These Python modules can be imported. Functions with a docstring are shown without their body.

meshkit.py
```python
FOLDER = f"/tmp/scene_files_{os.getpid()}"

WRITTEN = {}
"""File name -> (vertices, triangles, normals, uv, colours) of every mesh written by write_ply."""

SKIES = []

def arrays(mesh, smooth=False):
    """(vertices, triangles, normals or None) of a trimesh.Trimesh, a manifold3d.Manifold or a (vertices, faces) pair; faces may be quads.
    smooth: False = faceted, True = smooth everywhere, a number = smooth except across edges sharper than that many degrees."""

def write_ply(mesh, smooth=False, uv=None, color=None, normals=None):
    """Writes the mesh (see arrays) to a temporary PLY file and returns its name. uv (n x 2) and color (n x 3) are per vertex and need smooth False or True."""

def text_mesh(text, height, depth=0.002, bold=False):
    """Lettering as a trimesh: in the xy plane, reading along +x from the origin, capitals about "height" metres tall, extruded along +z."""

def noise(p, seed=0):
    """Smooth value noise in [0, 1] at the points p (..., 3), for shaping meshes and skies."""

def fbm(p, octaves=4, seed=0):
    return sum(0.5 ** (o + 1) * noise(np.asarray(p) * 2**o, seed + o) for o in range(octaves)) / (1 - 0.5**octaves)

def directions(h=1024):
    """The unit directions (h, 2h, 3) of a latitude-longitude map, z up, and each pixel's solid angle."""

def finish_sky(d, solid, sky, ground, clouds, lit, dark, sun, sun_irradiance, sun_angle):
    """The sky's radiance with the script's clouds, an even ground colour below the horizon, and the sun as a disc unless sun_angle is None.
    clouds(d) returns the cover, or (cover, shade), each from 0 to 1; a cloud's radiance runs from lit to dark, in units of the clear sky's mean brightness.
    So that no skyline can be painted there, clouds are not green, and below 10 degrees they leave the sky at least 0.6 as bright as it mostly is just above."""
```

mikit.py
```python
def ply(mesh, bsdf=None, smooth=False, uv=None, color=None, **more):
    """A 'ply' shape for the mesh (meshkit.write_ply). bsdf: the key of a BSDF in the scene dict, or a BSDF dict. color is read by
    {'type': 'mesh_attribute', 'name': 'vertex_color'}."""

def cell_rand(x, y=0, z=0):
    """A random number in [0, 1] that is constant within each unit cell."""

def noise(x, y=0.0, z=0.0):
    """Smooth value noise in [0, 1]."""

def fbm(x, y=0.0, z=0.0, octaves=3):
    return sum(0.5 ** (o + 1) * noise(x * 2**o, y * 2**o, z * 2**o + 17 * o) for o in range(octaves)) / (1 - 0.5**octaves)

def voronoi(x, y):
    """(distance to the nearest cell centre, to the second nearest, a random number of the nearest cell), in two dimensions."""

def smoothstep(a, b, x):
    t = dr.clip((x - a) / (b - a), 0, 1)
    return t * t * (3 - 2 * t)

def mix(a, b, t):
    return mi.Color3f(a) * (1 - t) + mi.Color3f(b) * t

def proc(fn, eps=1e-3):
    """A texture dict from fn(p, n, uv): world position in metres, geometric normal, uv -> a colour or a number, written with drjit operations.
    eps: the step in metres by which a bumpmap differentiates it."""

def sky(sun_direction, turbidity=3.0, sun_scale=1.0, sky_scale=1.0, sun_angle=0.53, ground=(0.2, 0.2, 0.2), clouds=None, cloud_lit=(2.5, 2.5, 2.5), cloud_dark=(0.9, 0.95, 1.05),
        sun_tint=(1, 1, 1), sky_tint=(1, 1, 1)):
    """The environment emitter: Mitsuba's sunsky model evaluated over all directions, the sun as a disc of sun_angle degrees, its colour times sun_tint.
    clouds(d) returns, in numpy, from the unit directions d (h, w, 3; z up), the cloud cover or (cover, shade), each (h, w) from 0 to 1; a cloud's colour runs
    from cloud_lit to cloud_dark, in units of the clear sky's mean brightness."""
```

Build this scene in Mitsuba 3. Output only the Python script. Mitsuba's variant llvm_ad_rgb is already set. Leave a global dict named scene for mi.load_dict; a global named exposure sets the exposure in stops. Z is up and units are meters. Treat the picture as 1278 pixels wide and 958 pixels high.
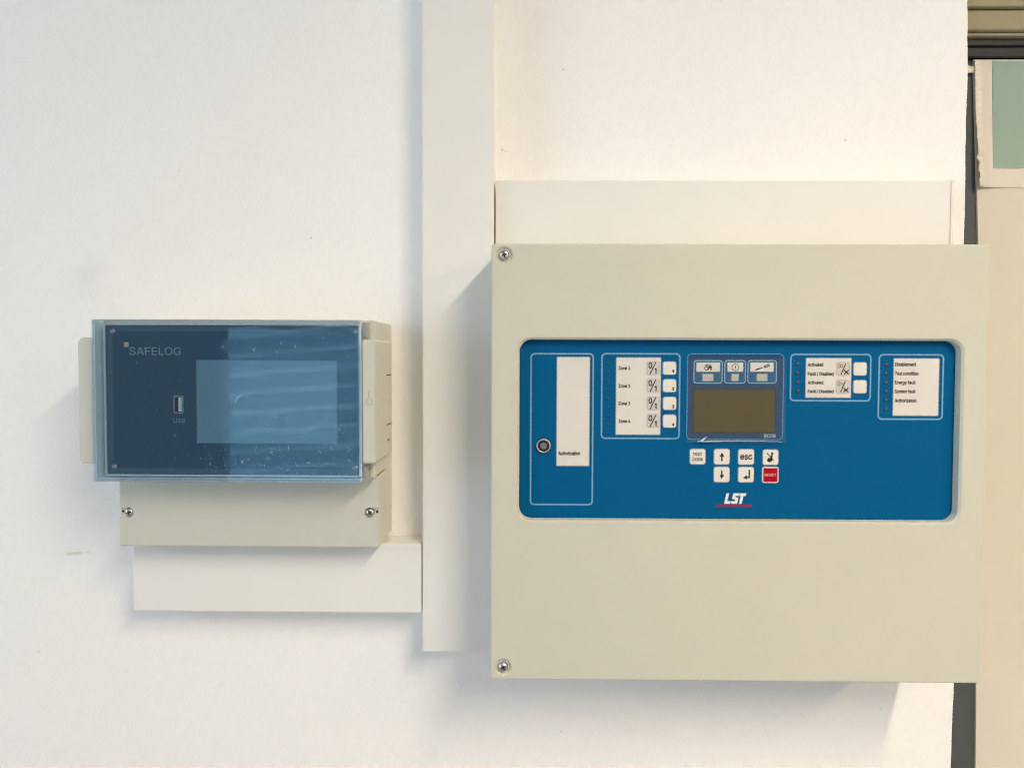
import math, random
import numpy as np, trimesh, manifold3d
import drjit as dr
import mitsuba as mi
import mikit, meshkit
from mikit import noise, fbm, smoothstep, mix, cell_rand
from shapely.geometry import Polygon, LineString, Point, box as sbox
from shapely.ops import unary_union
from shapely import affinity
from PIL import Image, ImageDraw
from scipy.ndimage import gaussian_filter

rng = random.Random(7)
scene, labels = {}, {}
exposure = 0.05

# ---------------------------------------------------------------- camera
T = mi.ScalarTransform4f
EYE = [0.02428, -0.73069, 0.26598]
scene['camera'] = {
    'type': 'perspective', 'fov_axis': 'x', 'fov': math.degrees(2 * math.atan(639 / 955)),
    'near_clip': 0.01, 'far_clip': 50.0,
    'to_world': T().look_at(origin=EYE, target=[EYE[0] - 0.011954, EYE[1] + 0.999264, EYE[2] - 0.036459],
                            up=[-0.0040076, 0.0364132, 0.9993288]),
}

# ---------------------------------------------------------------- light: two ceiling tubes, a daylight window behind the camera, the room's bounce
LAMP_A, LAMP_B, DAY, SIDE, ROOM = 64.0, 118.0, 1.5, 3.0, 1.10
scene['room_bounce'] = {'type': 'constant', 'radiance': {'type': 'rgb', 'value': [0.335 * ROOM, 0.325 * ROOM, 0.320 * ROOM]}}
WARM_A, WARM_B = (1.0, 0.77, 0.47), (1.0, 0.88, 0.69)
DAYLIGHT, SIDELIGHT = (0.36, 0.78, 1.12), (0.80, 1.0, 1.22)

# ---------------------------------------------------------------- materials
def rgb(c): return {'type': 'rgb', 'value': list(c)}
def pr(base, rough=0.45, spec=0.5, metallic=0.0, **more):
    b = base if isinstance(base, dict) else rgb(base)
    return {'type': 'principled', 'base_color': b, 'roughness': rough, 'specular': spec, 'metallic': metallic, **more}
def two(b): return {'type': 'twosided', 'bsdf': b}
def bump(b, fn, scale, eps=3e-4): return {'type': 'bumpmap', 'texture': mikit.proc(fn, eps=eps), 'scale': scale, 'bsdf': b}

def wall_color(p, n, uv):
    x, z = p.x * 1000, p.z * 1000
    c = mix((0.870, 0.852, 0.822), (0.886, 0.868, 0.842), fbm(p.x * 5, p.z * 5, p.y * 5, 3))
    c = c * (0.978 + 0.044 * noise(p.x * 620, p.z * 470, p.y * 500)) * (0.994 + 0.012 * noise(p.x * 190, p.z * 120, 4.0))
    # grey smudge and a rubbed brownish scratch left of the logger, pin holes and flecks
    d = dr.square((x + 391) / 13) + dr.square((z - 338) / 15)
    c = mix(c, (0.60, 0.585, 0.56), dr.exp(-d) * (.35 + .65 * smoothstep(.3, .75, fbm(p.x * 90, p.z * 60, 1.0, 3))) * .62)
    d = dr.square((x + 407) / 11) + dr.square((z - 73.5 - 0.12 * (x + 407)) / 1.6)
    c = mix(c, (0.62, 0.52, 0.40), dr.exp(-d) * smoothstep(.25, .6, fbm(p.x * 300, p.z * 500, 2.0, 2)) * .8)
    for mx, mz, r in ((-176.4, 377.5, .75), (62.7, 535.2, .7), (328, 469.6, .9), (5.5, 460.6, 1.0), (-445.4, -23.7, .8), (9, 459, .6),
                      (64.2, -97.6, .8), (372, -72.6, .8), (-302, 441, .45), (210, 514, .4), (-90, -70, .5)):
        d = dr.square(x - mx) + dr.square(z - mz)
        c = mix(c, (0.22, 0.19, 0.16), smoothstep(r * r * 1.6, r * r * .3, d) * .55)
    return c
def wall_relief(p, n, uv):
    u, v, w = p.x * 1000, p.z * 1000, p.y * 1000
    a = fbm(u * .30, v * .20, w * .3, 3)
    b = noise(u * .75, v * .55, w * .7)
    return a * .55 + b * .45 + smoothstep(.66, .85, noise(u * .14 + 40, v * .08, 3.0)) * .25
def powder_relief(p, n, uv):
    return noise(p.x * 900, p.z * 900, p.y * 900) * .6 + noise(p.x * 2100, p.z * 2100, p.y * 2100) * .4
def soft(base, amt, f):
    def fn(p, n, uv):
        return mi.Color3f(base) * (1 - amt + 2 * amt * fbm(p.x * f, p.z * f, p.y * f, 3))
    return mikit.proc(fn)

BLUE, PAPER, INK, CREAM, NAVY, RED = (0.0005, 0.095, 0.240), (0.67, 0.635, 0.585), (0.03, 0.024, 0.02), (0.70, 0.67, 0.61), (0.020, 0.060, 0.135), (0.37, 0.006, 0.020)
LINE, TILE, WFIELD, LCD, PLATE, LABEL, GLASS = (0.27, 0.46, 0.62), (0.56, 0.525, 0.485), (0.022, 0.105, 0.21), (0.088, 0.070, 0.022), (0.065, 0.155, 0.215), (0.012, 0.095, 0.155), (0.21, 0.36, 0.44)
MAT = {
    'wall_paint': bump(pr(mikit.proc(wall_color), .75, .3), wall_relief, 0.0004, 5e-4),
    'trunk_plastic': pr(soft((0.78, 0.765, 0.725), .025, 9), .60, .16),
    'gap_black': pr((0.035, 0.026, 0.02), .7, .1),
    'powder_coat': bump(pr(soft((0.572, 0.556, 0.460), .03, 7), .60, .16), powder_relief, 0.00006),
    'enclosure_plastic': pr(soft((0.552, 0.54, 0.462), .03, 12), .40, .45),
    'fascia_blue': pr(BLUE, .45, .07),
    'print': pr({'type': 'mesh_attribute', 'name': 'vertex_color'}, .48, .09),
    'tile_line': pr((0.30, 0.275, 0.255), .55),
    'led_dark': pr((0.055, 0.058, 0.07), .25, .45),
    'screw_steel': {'type': 'roughconductor', 'alpha': .18, 'material': 'Cr', 'specular_reflectance': rgb((.95, .94, .92))},
    'lock_chrome': {'type': 'roughconductor', 'alpha': .3, 'material': 'Cr', 'specular_reflectance': rgb((.62, .62, .62))},
    'lock_core': {'type': 'roughconductor', 'alpha': .4, 'material': 'Cr', 'specular_reflectance': rgb((.34, .34, .34))},
    'lock_black': pr((0.018, 0.017, 0.016), .3),
    'clear_film': {'type': 'thindielectric', 'int_ior': 1.5},
    'lid_clear': {'type': 'thindielectric', 'int_ior': 1.40, 'specular_transmittance': rgb((.95, .96, .97))},
    'film_blue': {'type': 'thindielectric', 'int_ior': 1.36, 'specular_transmittance': rgb((.56, .68, .77))},
    'rib_pale': pr((0.84, 0.88, 0.90), .2, .5),  # opaque pale colour stands in for light caught in clear plastic edges
    'latch_grey': pr((0.30, 0.30, 0.28), .2, .6),
    'faceplate_grey': pr(PLATE, .45, .1),
    'usb_tongue': pr((0.85, 0.85, 0.82), .35),
    'dust_white': pr((0.40, 0.52, 0.58), .8, .2),
    'frame_dark': pr(soft((0.040, 0.042, 0.040), .12, 20), .5, .25),
    'frame_grey': pr(soft((0.082, 0.090, 0.093), .10, 30), .5, .25),
    'lintel_paint': pr(soft((0.33, 0.285, 0.175), .04, 8), .6, .2),
    'door_cream': pr(soft((0.67, 0.615, 0.515), .025, 6), .6, .2),
    'poster_paper': pr((0.68, 0.62, 0.52), .42, .35),
    'poster_teal': pr(mikit.proc(lambda p, n, uv: mix((0.27, 0.385, 0.32), (0.30, 0.375, 0.295), fbm(p.x * 14, p.z * 12, 0.0, 3))), .45, .3),
    'tape_gloss': pr((0.88, 0.84, 0.72), .2, .9, metallic=.35, clearcoat=1.0, clearcoat_gloss=.9),
    'laminate': pr((0.70, 0.64, 0.54), .3, .6, clearcoat=1.0, clearcoat_gloss=.93),
    'lamp_white': pr((0.8, 0.8, 0.8), .5),
    'slat_white': {'type': 'principledthin', 'base_color': rgb((0.90, 0.92, 0.93)), 'roughness': .7, 'diff_trans': 1.75},
}
scene.update(MAT)

# ---------------------------------------------------------------- helpers, all in millimetres: X right, Z up, wall face at Y = 0, the room on the -Y side
def put(key, mesh, mat, smooth=False, **more):
    if key in scene:
        k = 1
        while f'{key}_{k:03d}' in scene: k += 1
        key = f'{key}_{k:03d}'
    if hasattr(mesh, 'to_mesh'):
        m = mesh.to_mesh(); mesh = trimesh.Trimesh(np.array(m.vert_properties[:, :3]), np.array(m.tri_verts), process=False)
    mesh = mesh.copy(); mesh.vertices = mesh.vertices * 0.001
    scene[key] = mikit.ply(mesh, mat, smooth=smooth, **more)
    return key
def tag(key, label=None, cat=None, group=None, kind=None):
    labels[key] = {k: v for k, v in dict(label=label, category=cat, group=group, kind=kind).items() if v}
FRONT = np.array([[1, 0, 0, 0], [0, 0, -1, 0], [0, 1, 0, 0], [0, 0, 0, 1.0]])      # a plan in (x, z), extruded towards the room
def plan(poly, y_back, thick):
    parts = [trimesh.creation.extrude_polygon(g, thick, engine='earcut') for g in getattr(poly, 'geoms', [poly]) if g.area > 1e-6]
    m = trimesh.util.concatenate(parts); m.apply_transform(FRONT); m.apply_translation([0, y_back, 0])
    return m
def rr(x0, x1, z0, z1, r=0.0, seg=6):
    if r <= 0: return sbox(x0, z0, x1, z1)
    return sbox(x0 + r, z0 + r, x1 - r, z1 - r).buffer(r, quad_segs=seg)
def ring(x0, x1, z0, z1, r, w, seg=6):
    return rr(x0, x1, z0, z1, r, seg).difference(rr(x0 + w, x1 - w, z0 + w, z1 - w, max(r - w, .05), seg))
def man(m): return manifold3d.Manifold(manifold3d.Mesh(np.asarray(m.vertices, np.float32), np.asarray(m.faces, np.uint32)))
def hull(points): return trimesh.convex.convex_hull(np.asarray(points))
def rbox(x0, x1, y0, y1, z0, z1, r=1.0, sub=2):
    s = trimesh.creation.icosphere(sub, r).vertices
    return hull(np.vstack([s + [x, y, z] for x in (x0 + r, x1 - r) for y in (y0 + r, y1 - r) for z in (z0 + r, z1 - r)]))
def key_cap(x0, x1, z0, z1, y_back, thick, r, bev):
    a = np.array(rr(x0, x1, z0, z1, r, 5).exterior.coords); b = np.array(rr(x0 + bev, x1 - bev, z0 + bev, z1 - bev, max(r - bev, .1), 5).exterior.coords)
    f = lambda q, y: np.column_stack([q[:, 0], np.full(len(q), y), q[:, 1]])
    return hull(np.vstack([f(a, y_back), f(a, y_back - thick + bev), f(b, y_back - thick)]))
def text(s, x, z, y_back, cap, width=None, thick=.28, bold=False, shear=0.0, center=False):
    m = meshkit.text_mesh(s, cap, thick, bold)
    lo, hi = m.bounds[0][0], m.bounds[1][0]
    v = m.vertices.copy(); v[:, 0] -= lo
    if width: v[:, 0] *= width / (hi - lo)
    v[:, 0] += shear * v[:, 1]
    if center: v[:, 0] -= (v[:, 0].min() + v[:, 0].max()) / 2
    m.vertices = v; m.apply_transform(FRONT); m.apply_translation([x, y_back, z])
    return m
def stroke(pts, w, y_back, thick=.28, cap='flat'): return plan(LineString(pts).buffer(w / 2, cap_style=cap, join_style='mitre'), y_back, thick)
def cat(*ms): return trimesh.util.concatenate([m for m in ms if m is not None])
def lathe(profile, x, y, z, n=40):
    """profile: (radius, height towards the room)"""
    m = trimesh.creation.revolve(np.array(profile, float), sections=n); m.apply_transform(FRONT); m.apply_translation([x, y, z]); return m
def glyphs(s, cap, width=None, bold=False, shear=0.0, x=0, z=0, center=False):
    m = meshkit.text_mesh(s, cap, .1, bold); v = m.vertices[:, :2].copy(); v[:, 0] -= v[:, 0].min()
    if width: v[:, 0] *= width / v[:, 0].max()
    v[:, 0] += shear * v[:, 1]
    if center: v[:, 0] -= (v[:, 0].min() + v[:, 0].max()) / 2
    return v[m.faces[m.face_normals[:, 2] > .5]] + [x, z]
def printed(key, shapes, ink, bg, y, sigma=.25, step=.2, core=False, emboss=0.0, strength=1.0):
    '''flat print with the soft edge that ink has: a fine sheet whose colour runs from bg to ink, in the label's own plane'''
    tris, polys = [q for q in shapes if isinstance(q, np.ndarray)], [g for q in shapes if not isinstance(q, np.ndarray) for g in getattr(q, 'geoms', [q])]
    P = np.vstack([t.reshape(-1, 2) for t in tris] + [np.array(g.exterior.coords) for g in polys])
    pad, res = 3.2 * sigma, step / 4
    lo = P.min(0) - pad; nn = np.ceil((P.max(0) + pad - lo) / step).astype(int) + 1; W, H = nn * 4 + 1
    img = np.zeros((H, W), np.float32); to = lambda q: [tuple(t) for t in (np.asarray(q) - lo) / res]
    im = Image.new('L', (int(W), int(H)))
    for t in tris:
        for q in t: ImageDraw.Draw(im).polygon(to(q), fill=255)
    img = np.maximum(img, np.asarray(im, np.float32) / 255)
    for g in polys:
        im = Image.new('L', (int(W), int(H))); d = ImageDraw.Draw(im); d.polygon(to(g.exterior.coords), fill=255)
        for h in g.interiors: d.polygon(to(h.coords), fill=0)
        img = np.maximum(img, np.asarray(im, np.float32) / 255)
    c = np.clip(gaussian_filter(img, sigma / res)[::4, ::4] * strength, 0, 1); h, w = c.shape
    xs, zs = lo[0] + np.arange(w) * step, lo[1] + np.arange(h) * step
    q4 = np.stack([c[:-1, :-1], c[:-1, 1:], c[1:, 1:], c[1:, :-1]]); keep = (q4.max(0) > .02) & ((q4.min(0) < .985) if core else True)
    j, i = np.nonzero(keep); a = j * w + i
    f = np.vstack([np.column_stack([a, a + 1, a + w + 1]), np.column_stack([a, a + w + 1, a + w])])
    used, inv = np.unique(f, return_inverse=True); f = inv.reshape(-1, 3); jj, ii = used // w, used % w; cc = c[jj, ii]
    v = np.column_stack([xs[ii], y - emboss * np.clip(cc * 1.15, 0, 1) - (0 if emboss else .02 * cc), zs[jj]]); col = np.outer(1 - cc, bg) + np.outer(cc, ink)
    if core:
        m = plan(unary_union(polys).buffer(-2.15 * sigma), y - emboss + .15, .15); v2, f2 = np.array(m.vertices), np.array(m.faces); f = np.vstack([f, f2 + len(v)]); v = np.vstack([v, v2]); col = np.vstack([col, np.tile(ink, (len(v2), 1))])
    return put(key, trimesh.Trimesh(v, f, process=False), 'print', color=col)
def screw_mesh(x, z, y, r=3.9, rot=0.2, h=1.9):
    prof = [(0, -1.5), (r, -1.5), (r, .2), (r * .93, h * .45), (r * .72, h * .8), (r * .4, h * .97), (0, h)]
    head = man(lathe(prof, 0, 0, 0))
    w, l = r * .30, r * .62
    cross = unary_union([sbox(-w / 2, -l, w / 2, l), sbox(-l, -w / 2, l, w / 2), Point(0, 0).buffer(w * .8)])
    cross = affinity.rotate(cross, math.degrees(rot), origin=(0, 0))
    head = head - man(plan(cross, -h * .15, h * 2))
    return head.translate([x, y, z])
def add_screw(key, x, z, y, r=3.9, rot=0.2, h=1.9):
    k = put(key, screw_mesh(x, z, y, r, rot, h), 'screw_steel', smooth=30)
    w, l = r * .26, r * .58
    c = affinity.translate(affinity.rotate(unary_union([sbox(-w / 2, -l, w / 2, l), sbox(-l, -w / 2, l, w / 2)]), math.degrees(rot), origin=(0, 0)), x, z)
    put(k + '__painted_cross_shade', plan(c, y, h * .45), 'gap_black')  # black cross paints the shade inside the screw's cross slot
    return k

# ---------------------------------------------------------------- the setting: wall, lintel
edge = [(438.9, 1300), (438.9, 640), (438.7, 595), (439.4, 584), (439.8, 573), (439.3, 563.6), (439.9, 554.8), (440.6, 540), (440.7, 521), (440.2, 503), (440.0, 488), (440.4, 469.6), (440.1, 455), (440.6, 440), (441.2, 410), (441.0, 376), (441.5, 200), (441.7, -53), (441.3, -84), (440.8, -124), (441, -800)]
pts = []
for (x0, z0), (x1, z1) in zip(edge[:-1], edge[1:]):
    n = max(1, int(abs(z1 - z0) / 7))
    for k in range(n):
        t = k / n; pts.append((x0 + (x1 - x0) * t + rng.uniform(-.2, .2), z0 + (z1 - z0) * t))
pts.append(edge[-1])
put('wall', plan(Polygon(pts + [(-1600, -800), (-1600, 1300)]), 110, 110), 'wall_paint'); tag('wall', kind='structure', label='white painted plaster wall with faint roller texture')
lint = cat(rbox(430, 1100, 4, 60, 594.6, 1300, .8), rbox(430, 1100, 9, 60, 575, 594.2, 2.2), rbox(430, 1100, 14, 60, 571.6, 574.6, .6))
put('lintel', lint, 'lintel_paint', smooth=35); tag('lintel', kind='structure', label='olive beige stepped lintel over the door')

# ---------------------------------------------------------------- door at the right edge
put('door__frame_header', cat(rbox(432, 1100, 20, 70, 565.2, 571.4, .6), rbox(432, 1100, 24, 70, 558.6, 565.0, .6), rbox(432, 1100, 22, 70, 555.6, 558.4, .6)), 'frame_dark')
put('door__frame_stile', cat(rbox(432, 496, 30, 70, -800, 555.4, 1.0), rbox(496.5, 1100, 40, 70, -800, 555.4, 1.0)), 'frame_grey')
pm = plan(Polygon([(461.5, 554.6), (466.1, 470), (470.3, 380), (475.8, 130), (481.0, -128.8), (492, -800), (1100, -800), (1100, 554.6)]), 29.7, 2.6)
put('door__panel', pm, 'door_cream')
tag('door', 'cream door panel set in a dark grey frame at the right edge of the photo', 'door')
labels['door__panel'] = {'label': 'flat cream panel'}
# poster: a thin laminated sheet, its left edge curled off the panel
def sheet(x_of, z0, z1, y_of, nx, nz, x1):
    P = np.zeros((nz + 1, nx + 1, 3))
    for j in range(nz + 1):
        z = z0 + (z1 - z0) * j / nz; xa = x_of(z)
        for i in range(nx + 1):
            t = i / nx; x = xa + (x1 - xa) * t ** 1.8
            P[j, i] = (x, y_of(x, z, x - xa), z)
    idx = np.arange((nz + 1) * (nx + 1)).reshape(nz + 1, nx + 1)
    f = np.vstack([np.column_stack([idx[:-1, :-1].ravel(), idx[:-1, 1:].ravel(), idx[1:, 1:].ravel()]), np.column_stack([idx[:-1, :-1].ravel(), idx[1:, 1:].ravel(), idx[1:, :-1].ravel()])])
    v = P.reshape(-1, 3); back = v + [0, .35, 0]; n = len(v)
    rim = np.concatenate([idx[0, :], idx[1:, -1], idx[-1, -2::-1], idx[-2:0:-1, 0]]); nxt = np.roll(rim, -1)
    side = np.vstack([np.column_stack([rim, rim + n, nxt + n]), np.column_stack([rim, nxt + n, nxt])])
    return trimesh.Trimesh(np.vstack([v, back]), np.vstack([f, f[:, ::-1] + n, side]), process=False)
def curl(x, z, d):
    low = np.clip((505 - z) / 70, 0, 1)
    ripple = 1.1 * math.exp(-d / 5) * math.sin(z * .55) * low + .5 * math.exp(-d / 3.5) * math.sin(z * 1.35 + 1)
    crease = 2.2 * math.exp(-((z - 459) / 2.2) ** 2) * math.exp(-d / 5)
    return 26.3 - (1.2 + 5.2 * low) * math.exp(-(d / 9) ** 1.3) + ripple * .8 + crease
put('poster__sheet', sheet(lambda z: 461.2 + (553.4 - z) / 122 * 4.6, 431.3, 553.4, curl, 46, 120, 760), 'poster_paper', smooth=True)
lam = lambda x, z, d: curl(x, z, d) - .5 - .8 * abs(math.sin(z * .21 + .35 * d)) * math.exp(-d / 6) * np.clip((520 - z) / 40, 0.15, 1)
lx = lambda z: 461.4 + (553.4 - z) / 122 * 4.6
v = [];  W = 8
for j in range(91):
    z = 432.5 + 119.5 * j / 90
    for i in range(W + 1): d = 6.2 * i / W; v.append((lx(z) + d, lam(0, z, d), z))
f = [t for j in range(90) for i in range(W) for a in [j * (W + 1) + i] for t in ((a, a + 1, a + W + 2), (a, a + W + 2, a + W + 1))]
put('poster__laminate_edge', trimesh.Trimesh(v, f, process=False), 'laminate', smooth=30)
put('poster__colour_field', plan(Polygon([(478.5, 552.4), (482.1, 449.8), (735, 449.8), (735, 552.4)]), 25.9, .35), 'poster_teal')
tag('poster', 'glossy cream sheet with a sea green rectangle, its left edge curling off the door', 'poster')
# crumpled clear tape over the frame corner
tv, tf = [], []
nx, nz = 14, 12
for j in range(nz + 1):
    for i in range(nx + 1):
        x = 451.8 + 11 * i / nx; z = 541.3 + 8.6 * j / nz - .25 * i / nx * j
        y = 28.2 - 1.6 * abs(math.sin(.9 * i - 1.35 * j)) - 1.5 * meshkit.noise(np.array([i * .45, j * .5, 2.0]), 3) - .2
        tv.append((x, y, z))
for j in range(nz):
    for i in range(nx):
        a = j * (nx + 1) + i; tf += [(a, a + 1, a + nx + 2), (a, a + nx + 2, a + nx + 1)]
tm = trimesh.Trimesh(tv, tf, process=False); tb = tm.copy(); tb.apply_translation([0, .25, 0]); tb.invert()
put('adhesive_tape', cat(tm, tb), 'tape_gloss'); tag('adhesive_tape', 'small crumpled shiny tape strip on the dark frame beside the poster', 'tape')

# ---------------------------------------------------------------- cable trunking
def trunk(key, x0, x1, y_f, z0, z1, lid_r=1.4):
    put(key + '__base', rbox(x0 + .9, x1 - .9, y_f + 7, 0.5, z0 + .9, z1 - .9, .5, 1), 'trunk_plastic')
    put(key + '__cover', rbox(x0, x1, y_f, -2.5, z0, z1, lid_r, 3), 'trunk_plastic', smooth=40)
trunk('vertical_trunking', -65.4, -.9, -38, -5.8, 1250)
tag('vertical_trunking', 'white plastic cable trunking running down the wall between the two boxes', 'cable trunking')
trunk('lower_trunking', -334.3, -66.6, -35, 28.7, 93.6, 2.0)
tag('lower_trunking', 'short white horizontal trunking under the small box with the blue lid', 'cable trunking')
put('upper_trunking__base', rbox(.6, 412, -26, .5, 340, 424.6, .5, 1), 'trunk_plastic')
put('upper_trunking__cover', rbox(.35, 411.2, -30, -2.5, 339, 425.4, .9, 2), 'trunk_plastic', smooth=40)
put('upper_trunking__end_cap', rbox(411.5, 414.2, -30.4, -2, 339, 425.9, .7, 2), 'trunk_plastic', smooth=40)
tag('upper_trunking', 'wide white horizontal trunking along the top of the large beige cabinet', 'cable trunking')

# ---------------------------------------------------------------- fire alarm panel
A = 'fire_alarm_panel'
tag(A, 'large beige wall cabinet with a recessed blue fascia of keys and labels', 'alarm panel')
AX0, AX1, AZ0, AZ1 = 22.9, 379.6, 132.1, 279.6
body = man(rbox(0, 400, -110, 1, 0, 356.7, 1.6, 3))
body = body - man(plan(rr(AX0, AX1, AZ0, AZ1, 10, 14), -98.4, 20))
lipo = np.array(rr(AX0 - 1.7, AX1 + 1.7, AZ0 - 1.7, AZ1 + 1.7, 11.5, 14).exterior.coords); lipm = np.array(rr(AX0 - .5, AX1 + .5, AZ0 - .5, AZ1 + .5, 10.4, 14).exterior.coords); lipi = np.array(rr(AX0, AX1, AZ0, AZ1, 10, 14).exterior.coords)
f3 = lambda q, y: np.column_stack([q[:, 0], np.full(len(q), y), q[:, 1]])
body = body - man(hull(np.vstack([f3(lipo, -110.3), f3(lipo, -109.9), f3(lipm, -109.3), f3(lipi, -108.2)])))
for z in (347.3, 10.4):
    body = body - man(lathe([(0, -2.6), (4.9, -2.6), (5.3, -2.0), (7.0, -.3), (7.4, .5), (0, .5)], 10.4, -110, z))
put(A + '__housing', body, 'powder_coat', smooth=35)
for z, rot in ((347.3, .25), (10.4, .6)):
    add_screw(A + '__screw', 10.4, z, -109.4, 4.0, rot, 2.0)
labels[A + '__screw'] = {'label': 'upper cross head screw'}; labels[A + '__screw_001'] = {'label': 'lower cross head screw'}
Y0 = -100.0
put(A + '__fascia', plan(rr(AX0 + .35, AX1 - .35, AZ0 + .35, AZ1 - .35, 9.7, 14), -98.6, 1.4), 'fascia_blue')
labels[A + '__fascia'] = {'label': 'bright blue control fascia'}
for (a, b, c, d) in ((32, 83.9, 142.9, 268.4), (90.3, 155, 198.1, 268.6), (160.9, 239.5, 198.1, 268.3), (245, 311, 229.9, 268.6), (317.1, 370, 215, 268.6)):
    printed(A + '__fascia__outline', [ring(a, b, c, d, 3.4, .85)], LINE, BLUE, Y0 - .2, .33)
yt = Y0 - .5       # faces of prints on the label strips
def strip(r): return printed(A + '__label_strip', [rr(*r)], PAPER, BLUE, Y0 - .25, .34, core=True)
s1 = strip((53.8, 80.7, 175.6, 265.3)); printed(s1 + '__lettering', [glyphs('Authorization', 2.75, 17.9, True, x=55.3, z=184.6)], INK, PAPER, yt, .23, .15, strength=1.4)
s2, s4, s5 = strip((102.5, 139.0, 201.7, 265.1)), strip((257.8, 294.7, 232.9, 265.2)), strip((329.4, 366.3, 218.4, 265.1))
def tile(owner, r):
    k = printed(owner + '__symbol_tile', [rr(*r, 1.2, 4)], (0.44, 0.41, 0.38), PAPER, yt, .25)
    return printed(k + '_face', [rr(r[0] + .4, r[1] - .4, r[2] + .4, r[3] - .4, 1.0, 4)], TILE, (0.44, 0.41, 0.38), yt - .15, .25)
def one(x, z, h): return unary_union([sbox(x + .85, z, x + 1.65, z + h), Polygon([(x + .9, z + h), (x + 1.3, z + h - 1.0), (x, z + h - 1.55), (x, z + h - 1.0)])])
ms = []
for k, (z, tz) in enumerate(((255.2, 251.1), (240.5, 236.6), (226.1, 222.1), (211.5, 207.7))):
    tx = 127.75 + .15 * k; yy = yt - .35
    ms.append(glyphs(f'Zone {k + 1}', 2.6, 9.5, True, x=104.4 + .12 * k, z=z)); tile(s2, (tx, tx + 10, tz, tz + 10.8))
    printed(s2 + '__symbol_lettering', [glyphs('0', 4.6, 2.9, True, x=tx + 1.2, z=tz + 5.3), LineString([(tx + 2.4, tz + .5), (tx + 7.0, tz + 10.2)]).buffer(.33), one(tx + 6.1, tz + 1.0, 4.4)], INK, TILE, yy, .21, .15, strength=1.3)
printed(s2 + '__lettering', ms, INK, PAPER, yt, .23, .15, strength=1.4)
printed(s4 + '__lettering', [glyphs(q, 2.6, w, True, x=x, z=z) for (q, x, z, w) in (('Activated', 259.2, 258.5, 12.4), ('Fault / Disabled', 259.4, 251.0, 21), ('Activated', 259.5, 243.9, 12.4), ('Fault / Disabled', 259.6, 236.7, 21))], INK, PAPER, yt, .23, .15, strength=1.4)
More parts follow.
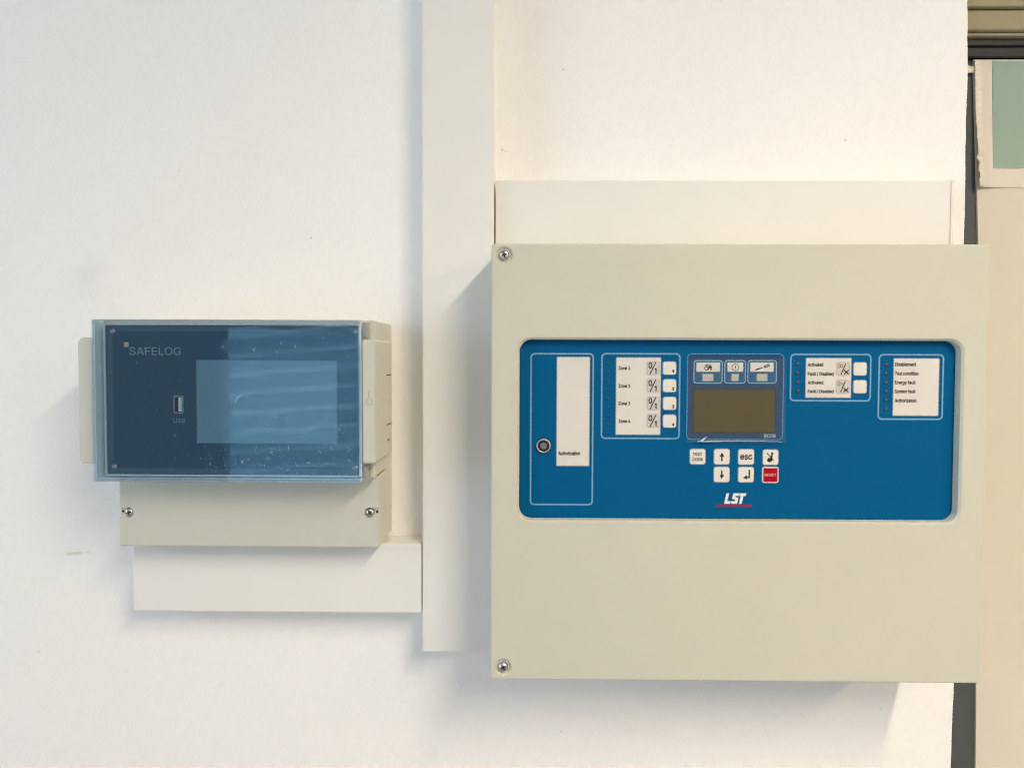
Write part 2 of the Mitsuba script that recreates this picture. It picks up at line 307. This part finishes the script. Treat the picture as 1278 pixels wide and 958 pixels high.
for k, (tx, tz) in enumerate(((282.8, 250.9), (282.7, 236.3))):
    tile(s4, (tx, tx + 10.6, tz, tz + 10.9)); yy = yt - .35
    printed(s4 + '__outline_symbol', [ring(tx + 1.0, tx + 2.8, tz + 6.4, tz + 9.6, .2, .45), ring(tx + 2.6, tx + 5.0, tz + 7.0, tz + 9.0, .2, .4)], (0.30, 0.16, 0.12) if k == 0 else (0.22, 0.2, 0.17), TILE, yy, .21, .15, strength=1.3)
    printed(s4 + '__symbol_lettering', [LineString([(tx + 3.6, tz + 1.1), (tx + 7.0, tz + 9.8)]).buffer(.32), LineString([(tx + 6.1, tz + 1.5), (tx + 9.4, tz + 4.3)]).buffer(.42), LineString([(tx + 6.1, tz + 4.3), (tx + 9.4, tz + 1.5)]).buffer(.42)], INK, TILE, yy - .02, .21, .15, strength=1.3)
printed(s5 + '__lettering', [glyphs(q, 2.7, w, True, x=330.2 + .15 * k, z=z) for k, (q, z, w) in enumerate((('Disablement', 259.0, 17.2), ('Test condition', 251.5, 19), ('Energy fault', 244.2, 16.7), ('System fault', 236.9, 16.6), ('Authorization', 229.4, 17.4)))], INK, PAPER, yt, .23, .15, strength=1.4)
for q, l in ((s1, 'tall white label strip reading Authorization'), (s2, 'white label strip listing Zone 1 to Zone 4'), (s4, 'white label strip reading Activated and Fault / Disabled'), (s5, 'white label strip reading Disablement to Authorization')): labels[q] = {'label': l}
# indicator lights
led = [(95.7 + .055 * k, z, 1.15) for k, z in enumerate((260.3, 253.2, 246.1, 238.7, 231.2, 224.0, 216.8, 209.6))] + [(251 + .13 * k, z, 1.6) for k, z in enumerate((260.3, 252.9, 245.4, 238.2))] + [(322.9 + .16 * k, z, 1.55) for k, z in enumerate((260.1, 252.7, 245.4, 238.0, 230.8, 223.5))]
for x, z, r in led:
    put(A + '__indicator_light', lathe([(0, -.2), (r, -.2), (r, .35), (r * .85, .65), (r * .5, .95), (0, 1.05)], x, Y0, z, 20), 'led_dark', smooth=40)
# keys: embossed under the foil of the fascia
def key(r): return printed(A + '__button', [rr(*r, 1.7, 5)], CREAM, BLUE, Y0 - .15, .32, core=True, emboss=.7)
yk = Y0 - .95
for k, (x, z) in enumerate(((140.7, 251.2), (140.9, 236.8), (141.1, 222.2), (141.2, 207.6))):
    b = key((x, x + 10.8, z, z + 10.55)); printed(b + '__lettering', [one(x + 7.4, z + 1.6, 2.6) if k == 0 else glyphs(str(k + 1), 2.5, 1.9, True, x=x + 7.4, z=z + 1.5)], INK, CREAM, yk, .22, .15, strength=1.35); labels[b] = {'label': f'white key numbered {k + 1}'}
for k, (x, z) in enumerate(((296.5, 251.1), (296.7, 236.5))): labels[key((x, x + 10.75, z, z + 10.7))] = {'label': ('upper', 'lower')[k] + ' blank white key beside the Activated label'}
KEYS = dict(test=(163.6, 176.4, 177.4, 190.0), up=(183.5, 196.3, 177.4, 190.1), esc=(203.4, 216.3, 177.3, 190.0), mute=(223.6, 236.3, 177.2, 189.8), down=(183.6, 196.4, 162.7, 175.3), enter=(203.5, 216.4, 162.7, 175.3), reset=(223.3, 236.6, 162.4, 175.5))
def arrow(cx, cz, sg): return [unary_union([Polygon([(cx - 1.8, cz + sg * .3), (cx + 1.8, cz + sg * .3), (cx, cz + sg * 3.4)]), sbox(cx - .55, cz - (3.4 if sg > 0 else 1.0), cx + .55, cz + (1.0 if sg > 0 else 3.4))])]
for n, r in KEYS.items():
    cx, cz = (r[0] + r[1]) / 2, (r[2] + r[3]) / 2; b = key(r)
    if n == 'reset':
        printed(b + '__red_face', [rr(r[0] + .75, r[1] - .75, r[2] + .75, r[3] - .75, 1.0, 5)], RED, CREAM, yk, .28, core=True)
        printed(b + '__lettering', [glyphs('RESET', 2.1, 9.4, x=cx, z=cz - 1.0, center=True)], (0.75, 0.34, 0.33), RED, yk - .2, .22, .15, strength=1.3); labels[b] = {'label': 'red RESET key'}; continue
    if n == 'test': m = [glyphs('TEST', 2.35, 7.6, True, x=cx - .2, z=cz + .9, center=True), glyphs('CODE', 2.35, 8.4, True, x=cx, z=cz - 3.3, center=True)]; l = 'white TEST CODE key'
    if n == 'up': m = arrow(cx, cz, 1); l = 'white up arrow key'
    if n == 'down': m = arrow(cx, cz, -1); l = 'white down arrow key'
    if n == 'esc': m = [glyphs('esc', 5.0, 9.8, True, x=cx, z=cz - 1.9, center=True)]; l = 'white esc key'
    if n == 'enter': m = [LineString([(cx + 2.6, cz + 4.0), (cx + 2.6, cz - 2.2), (cx - .8, cz - 2.2)]).buffer(.52, cap_style='flat', join_style='mitre'), Polygon([(cx - 2.5, cz - 2.2), (cx + .6, cz - .5), (cx + .6, cz - 3.9)])]; l = 'white enter arrow key'
    if n == 'mute': m = [affinity.rotate(affinity.scale(Point(cx - .8, cz - 2.1).buffer(2.05), 1.05, .85), 20), LineString([(cx + .9, cz - 1.9), (cx + .9, cz + 4.1)]).buffer(.55, cap_style='flat'), LineString([(cx + .9, cz + 3.8), (cx + 1.7, cz + 2.8)]).buffer(.45), LineString([(cx - 2.9, cz + 3.4), (cx + 2.3, cz - 2.4)]).buffer(.3)]; l = 'white key with a crossed out note'
    printed(b + '__lettering', m, INK, CREAM, yk, .23, .15, strength=1.3); labels[b] = {'label': l}
# display with its three status windows
D = A + '__display'
printed(D, [rr(161.7, 238.7, 198.9, 267.5, 2.8)], NAVY, BLUE, Y0 - .22, .26, core=True); labels[D] = {'label': 'dark display field with an olive screen'}
printed(D + '__screen', [sbox(166.4, 204.2, 232.5, 239.0)], LCD, (0.035, 0.045, 0.06), Y0 - .5, .55, .3, core=True)
for k, ((a, b, c, d), (e, f, g, h), (i, j, o, q)) in enumerate(zip(((165.9, 189.6, 244.1, 263.1), (191.1, 208.5, 244.2, 263.2), (210, 233.8, 244.3, 263.3)), ((168.1, 187.4, 253.8, 261.3), (193.5, 206.3, 253.9, 261.3), (212.2, 231.2, 254, 261.4)), ((173.1, 182, 246.1, 251.9), (196.9, 202.7, 246.2, 252), (217.5, 226.2, 246.3, 252.1)))):
    printed(D + '__window_field', [rr(a, b, c, d, 2.2)], LINE, NAVY, Y0 - .45, .2)
    printed(D + '__window_face', [rr(a + .6, b - .6, c + .6, d - .6, 1.8)], WFIELD, LINE, Y0 - .6, .2)
    printed(D + '__icon_label', [sbox(e, g, f, h)], PAPER, WFIELD, Y0 - .8, .2)
    printed(D + '__status_window', [sbox(i, o, j, q)], (0.47, 0.46, 0.38), WFIELD, Y0 - .8, .24)
yi = Y0 - 1.0
cx, cz = 177.8, 257.4
flame = [Point(cx - 1.6, cz - .7).buffer(1.9).difference(Point(cx - 1.6, cz - .7).buffer(1.3)), Polygon([(cx - .8, cz - 2.6), (cx + .3, cz + .2), (cx - .4, cz + 2.4), (cx + 1.0, cz + 1.2), (cx + 1.3, cz + 3.0), (cx + 2.2, cz + .9), (cx + 3.2, cz + .3), (cx + 2.5, cz - 1.2), (cx + 2.9, cz - 2.0), (cx + 1.4, cz - 2.9), (cx + 1.7, cz - 1.3), (cx + .6, cz - .8), (cx + .4, cz - 2.2)]), Polygon([(cx - 2.6, cz + 1.2), (cx - 2.0, cz + 3.0), (cx - 1.3, cz + 1.9), (cx - .5, cz + 2.9), (cx - .6, cz + 1.2), (cx - 1.2, cz + 1.6), (cx - 1.9, cz + 1.2)]), LineString([(cx - 2.2, cz - .4), (cx - 1.2, cz + .2), (cx - .7, cz - 1.2)]).buffer(.25)]
cx2 = 199.9
info = [Point(cx2, cz).buffer(3.05, 12).difference(Point(cx2, cz).buffer(2.55, 12)), sbox(cx2 - .3, cz - 1.5, cx2 + .3, cz + 1.6)]
a = math.radians(19); ux, uz = math.cos(a), math.sin(a); bx, bz = 216.4, 255.4
def along(s, w): return (bx + s * ux - w * uz, bz + s * uz + w * ux)
driver = [Polygon([along(0, -.55), along(0, .55), along(1.2, .6), along(6.8, .3), along(6.8, -.3), along(1.2, -.6)]), Polygon([along(7.3, -.7), along(7.3, .7), along(8.2, 1.1), along(11.6, 1.1), along(12, .7), along(12, -.7), along(11.6, -1.1), along(8.2, -1.1)]).difference(unary_union([LineString([along(8.4, .35), along(11.3, .35)]).buffer(.12), LineString([along(8.4, -.35), along(11.3, -.35)]).buffer(.12)]))]
for g in (flame, info, driver): printed(D + '__icon', g, INK, PAPER, yi, .15, .15)
printed(D + '__type_lettering', [glyphs('BC08', 2.8, 9.4, True, x=224.4, z=199.8)], (0.36, 0.42, 0.48), NAVY, Y0 - .5, .17, .15)
# clear protective film, crumpled along its lower edge
def film_y(x, z, d):
    low = np.clip((203.5 - z) / 7, 0, 1) * np.clip((x - 162) / 22, 0, 1)
    wave = .5 * math.sin(x * .05 + 2.4)
    return -102.0 - .12 * math.sin(x * .05) - low ** 1.6 * (1.5 + .4 * wave)
fm = sheet(lambda z: 160.2 + .3 * math.sin(z * .08), 195.6, 265, film_y, 50, 90, 241.2); nn = len(fm.vertices) // 2
fm = trimesh.Trimesh(fm.vertices[:nn], [t for t in fm.faces if max(t) < nn], process=False)
put(A + '__protective_film', fm, 'clear_film', smooth=True)
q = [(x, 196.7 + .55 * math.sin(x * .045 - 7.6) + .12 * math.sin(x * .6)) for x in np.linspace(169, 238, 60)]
shine = Polygon([(x, z - .28 - .30 * math.exp(-((x - 180) / 9) ** 2)) for x, z in q] + [(x, z + .22) for x, z in q[::-1]])
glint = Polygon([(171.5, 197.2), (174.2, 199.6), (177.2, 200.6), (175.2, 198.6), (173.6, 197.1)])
printed(A + '__protective_film__painted_highlight', [shine, glint], (0.62, 0.65, 0.68), BLUE, -103.4, .2, .2, strength=.8); labels[A + '__protective_film'] = {'label': 'clear peeling film over the display'}  # whitish line and glint: painted highlight on the film's crumpled lower edge
# emblem
def slant(g): return affinity.affine_transform(g, [1, .22, 0, 1, 192.3 - .22 * 0, 144.9])
st = lambda q: LineString(q).buffer(1.08, cap_style='flat', join_style='mitre')
LST = [slant(g) for g in (st([(1.08, 8.7), (1.08, 1.08), (5.0, 1.08)]), st([(10.3, 7.62), (6.7, 7.62), (6.7, 4.9), (9.6, 4.0), (9.6, 1.08), (5.7, 1.08)]), st([(10.7, 7.62), (16.2, 7.62)]), st([(13.3, 7.8), (13.3, 0)]))]
printed(A + '__fascia__emblem_lettering', LST, (0.72, 0.73, 0.74), BLUE, Y0 - .5, .2)
printed(A + '__fascia__emblem_underline', [Polygon([(185.3, 142.4), (214.9, 142.4), (215.4, 143.9), (185.8, 143.9)])], (0.34, 0.012, 0.05), BLUE, Y0 - .3, .25)
# key lock
L = A + '__key_lock'; lx, lz = 43.0, 192.1
put(L, lathe([(4.6, -.5), (5.4, -.5), (6.3, .3), (6.3, 1.3), (5.9, 1.9), (5.2, 2.2), (4.6, 1.9)] , lx, Y0, lz), 'lock_chrome', smooth=35)
put(L + '__black_ring', lathe([(2.9, -.4), (5.1, -.4), (5.1, 1.7), (4.4, 2.3), (3.3, 2.3), (2.9, 1.6)], lx, Y0, lz), 'lock_black', smooth=35)
core = man(lathe([(0, -.4), (3.0, -.4), (3.0, 1.4), (2.6, 1.8), (1.9, 1.8), (1.8, 1.1), (1.2, 1.1), (1.1, 1.8), (0, 1.9)], lx, Y0, lz)) - man(plan(sbox(lx + 1.2, lz - 2.9, lx + 2.6, lz - 1.9), Y0 - .8, 3))
put(L + '__core', core, 'lock_core', smooth=35); labels[L] = {'label': 'round tubular key lock'}

# ---------------------------------------------------------------- data logger box
B = 'data_logger'
tag(B, 'small beige enclosure with a dark display behind a blue filmed transparent lid', 'data logger')
base = cat(rbox(-329.8, -99.6, -31, .8, 97.4, 295.8, 2.0, 2), rbox(-330, -99.4, -84, -28, 162.2, 295.8, 2.2, 3), rbox(-330.4, -98.9, -85.5, -81.8, 161.8, 295.5, 1.2, 2), rbox(-329.2, -100.4, -88.2, -84, 163, 295.4, .8, 2))
put(B + '__base', base, 'enclosure_plastic', smooth=35)
tc = man(rbox(-329.8, -99.8, -65, -28, 97, 160.6, 1.8, 3))
for sx, sz, e in ((-321.6, 127.1, -1), (-108.3, 128.1, 1)):
    slot = unary_union([Point(sx, sz).buffer(4.6), sbox(min(sx, sx + e * 9.5), sz - 4.2, max(sx, sx + e * 9.5), sz + 4.2)])
    tc = tc - man(plan(slot, -61.8, 10))
put(B + '__terminal_cover', tc, 'enclosure_plastic', smooth=35); labels[B + '__terminal_cover'] = {'label': 'lower beige cover'}
for sx, sz, e in ((-321.6, 127.1, -1), (-108.3, 128.1, 1)):
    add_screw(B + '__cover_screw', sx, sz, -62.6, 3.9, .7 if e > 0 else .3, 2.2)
    put(B + '__screw_hole', lathe([(0, 0), (1.1, 0), (1.1, .4), (0, .4)], sx + e * 6.0, -61.7, sz + .5, 16), 'gap_black')
# faceplate behind the lid
put(B + '__faceplate', rbox(-322.3, -110.7, -96, -88, 166, 290.5, .6, 2), 'faceplate_grey'); labels[B + '__faceplate'] = {'label': 'dark front plate behind the blue film'}
printed(B + '__faceplate__front_label', [rr(-316.4, -112, 171, 285.8, 6.5, 10)], LABEL, PLATE, -96.2, .35, .3, core=True)
printed(B + '__screen', [sbox(-246.2, 192.5, -129, 261.7)], GLASS, LABEL, -96.6, .28, .25, core=True); labels[B + '__screen'] = {'label': 'blank rectangular screen'}
printed(B + '__faceplate__lettering', [glyphs('SAFELOG', 6.4, 43.0, x=-301.9, z=265.8), glyphs('USB', 3.6, 10, x=-266, z=209.4)], (0.33, 0.41, 0.44), LABEL, -96.6, .2)
printed(B + '__faceplate__sensor_window', [sbox(-306.4, 272.3, -302.6, 276.3)], (0.80, 0.58, 0.30), LABEL, -96.6, .25)
printed(B + '__faceplate__round_mark', [Point(-310, 250.5).buffer(5.2, 16)], (0.026, 0.092, 0.145), LABEL, -96.6, .3)
for sx, sz in ((-316.2, 285.4), (-316.3, 172.3), (-113.6, 285.4), (-113.6, 172.3)):
    put(B + '__faceplate__screw', screw_mesh(sx, sz, -95.9, 2.3, .4, 1.2), 'screw_steel', smooth=30)
U = B + '__usb_port'
put(U, plan(rr(-265.4, -257, 217, 232.2, 1.2, 4).difference(rr(-264.3, -258.1, 218.2, 231, .7, 4)), -95.9, 1.3), 'lock_chrome')
put(U + '__cavity', plan(rr(-264.4, -258, 218.1, 231.1, .7, 4), -95.9, .75), 'gap_black')
put(U + '__tongue', plan(rr(-261.2, -258.5, 218.8, 230.4, .3, 3), -96.6, .9), 'usb_tongue')
# transparent lid
def lid_loop(x0, x1, z0, z1, r, y):
    q = np.array(rr(x0, x1, z0, z1, r, 6).exterior.coords)[:-1]
    return f3(q, y)
loops = [lid_loop(-329.2, -103.0, 161.2, 295.4, 2.6, -86.0), lid_loop(-328.9, -106.2, 161.0, 295.1, 2.6, -102.6)]
for k in range(1, 6):
    t = k / 5 * math.pi / 2; i = 2.2 * (1 - math.cos(t)); loops.append(lid_loop(-328.9 + i, -106.4 - i, 161 + i, 295.1 - i, max(2.6 - i, .4), -102.6 - 2.4 * math.sin(t)))
V = np.vstack(loops); n = len(loops[0]); F = []
for k in range(len(loops) - 1):
    for j in range(n):
        a, b = k * n + j, k * n + (j + 1) % n
        F += [(a, b, b + n), (a, b + n, a + n)]
V = np.vstack([V, [[-217.6, -105.0, 228]]]); o = (len(loops) - 1) * n
F += [(o + j, o + (j + 1) % n, len(V) - 1) for j in range(n)]
put(B + '__lid', trimesh.Trimesh(V, F, process=False), 'lid_clear', smooth=25); labels[B + '__lid'] = {'label': 'clear hinged lid'}
put(B + '__lid__inner_rib', cat(plan(ring(-323.6, -109.4, 164.7, 291.8, 1.5, 1.25), -88, 9), plan(ring(-328.5, -106.9, 161.4, 294.7, 2.2, .75), -103.2, 1.0), plan(sbox(-328.4, 163, -327.8, 294.2), -88, 14), plan(sbox(-327, 162.1, -108, 162.9), -88, 8)), 'rib_pale')
def film_mesh(nx=110, nz=70):
    g = np.stack(np.meshgrid(np.linspace(-328.7, -107.9, nx + 1), np.linspace(161.2, 294.9, nz + 1)), -1).reshape(-1, 2)
    y = -105.62 - .035 * meshkit.fbm(np.column_stack([g[:, 0] / 26, g[:, 1] / 15, g[:, 0] * 0]), 2, 5)
    a = np.array([j * (nx + 1) + i for j in range(nz) for i in range(nx)])
    return trimesh.Trimesh(np.column_stack([g[:, 0], y, g[:, 1]]), np.vstack([np.column_stack([a, a + 1, a + nx + 2]), np.column_stack([a, a + nx + 2, a + nx + 1])]), process=False)
put(B + '__protective_film', film_mesh(), 'film_blue', smooth=True)
labels[B + '__protective_film'] = {'label': 'blue film left on the lid'}
for z0, z1 in ((281, 293.2), (163.6, 174.5)):
    k = put(B + '__lid__latch_block', rbox(-107.0, -103.6, -99, -88.3, z0, z1, .5, 1), 'latch_grey')
put(B + '__lid__latch_pin', lathe([(0, -1), (1.3, -1), (1.3, 0), (.9, .7), (0, 1)], -104.9, -99.2, 285.5, 16), 'screw_steel', smooth=40)
# dust and scratches on the film
flakes = []
def flake(x, z, s, a, ratio):
    q = np.array([(-s, -s * ratio), (s * .8, -s * ratio * .6), (s, s * ratio), (-s * .7, s * ratio * .8)])
    c, d = math.cos(a), math.sin(a); q = q @ np.array([[c, d], [-d, c]])
    flakes.append(plan(Polygon(q + [x, z]), -105.85, .12))
for k in range(430):
    t = rng.random()
    x, z = rng.uniform(-240, -112), 164 + abs(rng.gauss(0, 17))
    if rng.random() < .42: x, z = rng.uniform(-180, -112), 164 + abs(rng.gauss(0, 40))
    if rng.random() < .18: x, z = rng.uniform(-322, -112), rng.uniform(166, 290)
    flake(x, z, rng.choice((.22, .28, .35, .35, .5)), rng.uniform(0, 6.3), rng.uniform(.2, .9))
for x, z, s in ((-205, 178, 1.4), (-181, 186, 1.2), (-150, 178, 1.3), (-141, 186, 1.1), (-168, 172, 1.2), (-131, 190, .9), (-125, 205, 1.0), (-194, 271, 1.3), (-172, 276, 1.1), (-160, 273, 1.0), (-138, 280, .9), (-184, 181, 1.0)):
    for r in range(3): flake(x + rng.uniform(-1, 1), z + rng.uniform(-1, 1), s, rng.uniform(0, 3.1), .12)
put(B + '__dust', cat(*flakes), 'dust_white'); labels[B + '__dust'] = {'label': 'pale dust specks and scratches on the lid', 'kind': 'stuff'}
arc = LineString([(-208.6 + 5.0 * math.cos(t) + 3.5, 227 + 5.5 * math.sin(t)) for t in np.linspace(1.7, 3.2, 12)]).buffer(.3)
put(B + '__lint_thread', plan(arc, -105.85, .15), 'dust_white')
# side clips
put(B + '__side_clip', rbox(-106.2, -95.0, -105.6, -25, 176.7, 279, 2.4, 3), 'enclosure_plastic', smooth=40); labels[B + '__side_clip'] = {'label': 'right latch strip with a key symbol'}
dark = [trimesh.creation.box((.5, 22, .8)) for _ in range(2)]
dark[0].apply_translation([-95.0, -43, 248.6]); dark[1].apply_translation([-95.0, -43, 204.3])
tick = cat(*[hull([(-95.25, y, z) for y, z in q] + [(-94.9, y, z) for y, z in q]) for q in (((-48, 190.8), (-40, 191.5), (-40, 190.2), (-48, 189.6)), ((-49, 191), (-46, 191), (-47, 187.2)))])
for d in dark: put(B + '__side_clip__seam', d, 'gap_black')
put(B + '__side_clip__mark', tick, 'gap_black')
kx, kz = -100.2, 228.0
put(B + '__side_clip__key_symbol', plan(unary_union([Point(kx, kz).buffer(2.9, 10).difference(Point(kx, kz).buffer(2.45, 10)).difference(sbox(kx - .7, kz + 1.5, kx + .7, kz + 4)), LineString([(kx - .7, kz + 2.6), (kx - .7, kz + 8.4), (kx + .9, kz + 8.4)]).buffer(.2, cap_style='flat', join_style='mitre')]), -105.5, .35), 'tile_line')
cl = np.vstack([f3(np.array(rr(-348.5, -330.6, 174, 280.3, 5.5, 8).exterior.coords), -32), f3(np.array(rr(-348.5, -330.6, 174, 280.3, 5.5, 8).exterior.coords), -91), f3(np.array(rr(-347.6, -331.4, 174.9, 279.4, 4.8, 8).exterior.coords), -92)])
put(B + '__side_clip', hull(cl), 'enclosure_plastic', smooth=35); labels[B + '__side_clip_001'] = {'label': 'left hinge strip, partly behind the lid edge'}

# ---------------------------------------------------------------- lamps and window that light the place (behind and above the camera)
def lamp(key, x, z, color, power, label):
    m = trimesh.Trimesh([[x - 35, -2080, z], [x + 35, -2080, z], [x + 35, -880, z], [x - 35, -880, z]], [[0, 2, 1], [0, 3, 2]], process=False)
    k = put(key + '__diffuser', m, 'lamp_white')
    scene[k]['emitter'] = {'type': 'area', 'radiance': rgb([power * c for c in color])}
    put(key + '__housing', rbox(x - 70, x + 70, -2110, -850, z + 1, z + 60, .8, 1), 'lamp_white')
    tag(key, label, 'lamp', 'strip lamps above the wall')
lamp('ceiling_lamp', 1350, 800, WARM_A, LAMP_A, 'warm strip lamp to the right of the wall')
lamp('ceiling_lamp_001', 610, 1020, WARM_B, LAMP_B, 'warm strip lamp above the large cabinet')
pane = trimesh.Trimesh([[-1610, -3740, -760], [-450, -3740, -760], [-450, -3740, 420], [-1610, -3740, 420]], [[0, 2, 1], [0, 3, 2]], process=False)
k = put('window__pane', pane, 'lamp_white'); scene[k]['emitter'] = {'type': 'area', 'radiance': rgb([DAY * c for c in DAYLIGHT])}
for k in range(11):
    q = rbox(-1640, -420, -3700, -3698, -760 + 108 * k, -760 + 108 * k + 80, .6, 1)
    q.apply_transform(trimesh.transformations.rotation_matrix(math.radians(-4.5), [0, 1, 0], [-1030, -3700, -170])); put('window__slat', q, 'slat_white')
pane = trimesh.Trimesh([[-2100, -2000, -250], [-2100, -700, -250], [-2100, -700, 1150], [-2100, -2000, 1150]], [[0, 1, 2], [0, 2, 3]], process=False)
k = put('side_window__pane', pane, 'lamp_white'); scene[k]['emitter'] = {'type': 'area', 'radiance': rgb([SIDE * c for c in SIDELIGHT])}
put('side_window__frame', cat(*[rbox(*q, 2, 1) for q in ((-2110, -2060, -2050, -2000, -300, 1200), (-2110, -2060, -700, -650, -300, 1200), (-2110, -2060, -2000, -700, 1150, 1200), (-2110, -2060, -2000, -700, -300, -250))]), 'lamp_white')
tag('side_window', 'daylit window on the left, beyond the small box', 'window')
tag('window', 'daylit window with pale blinds facing the wall', 'window')
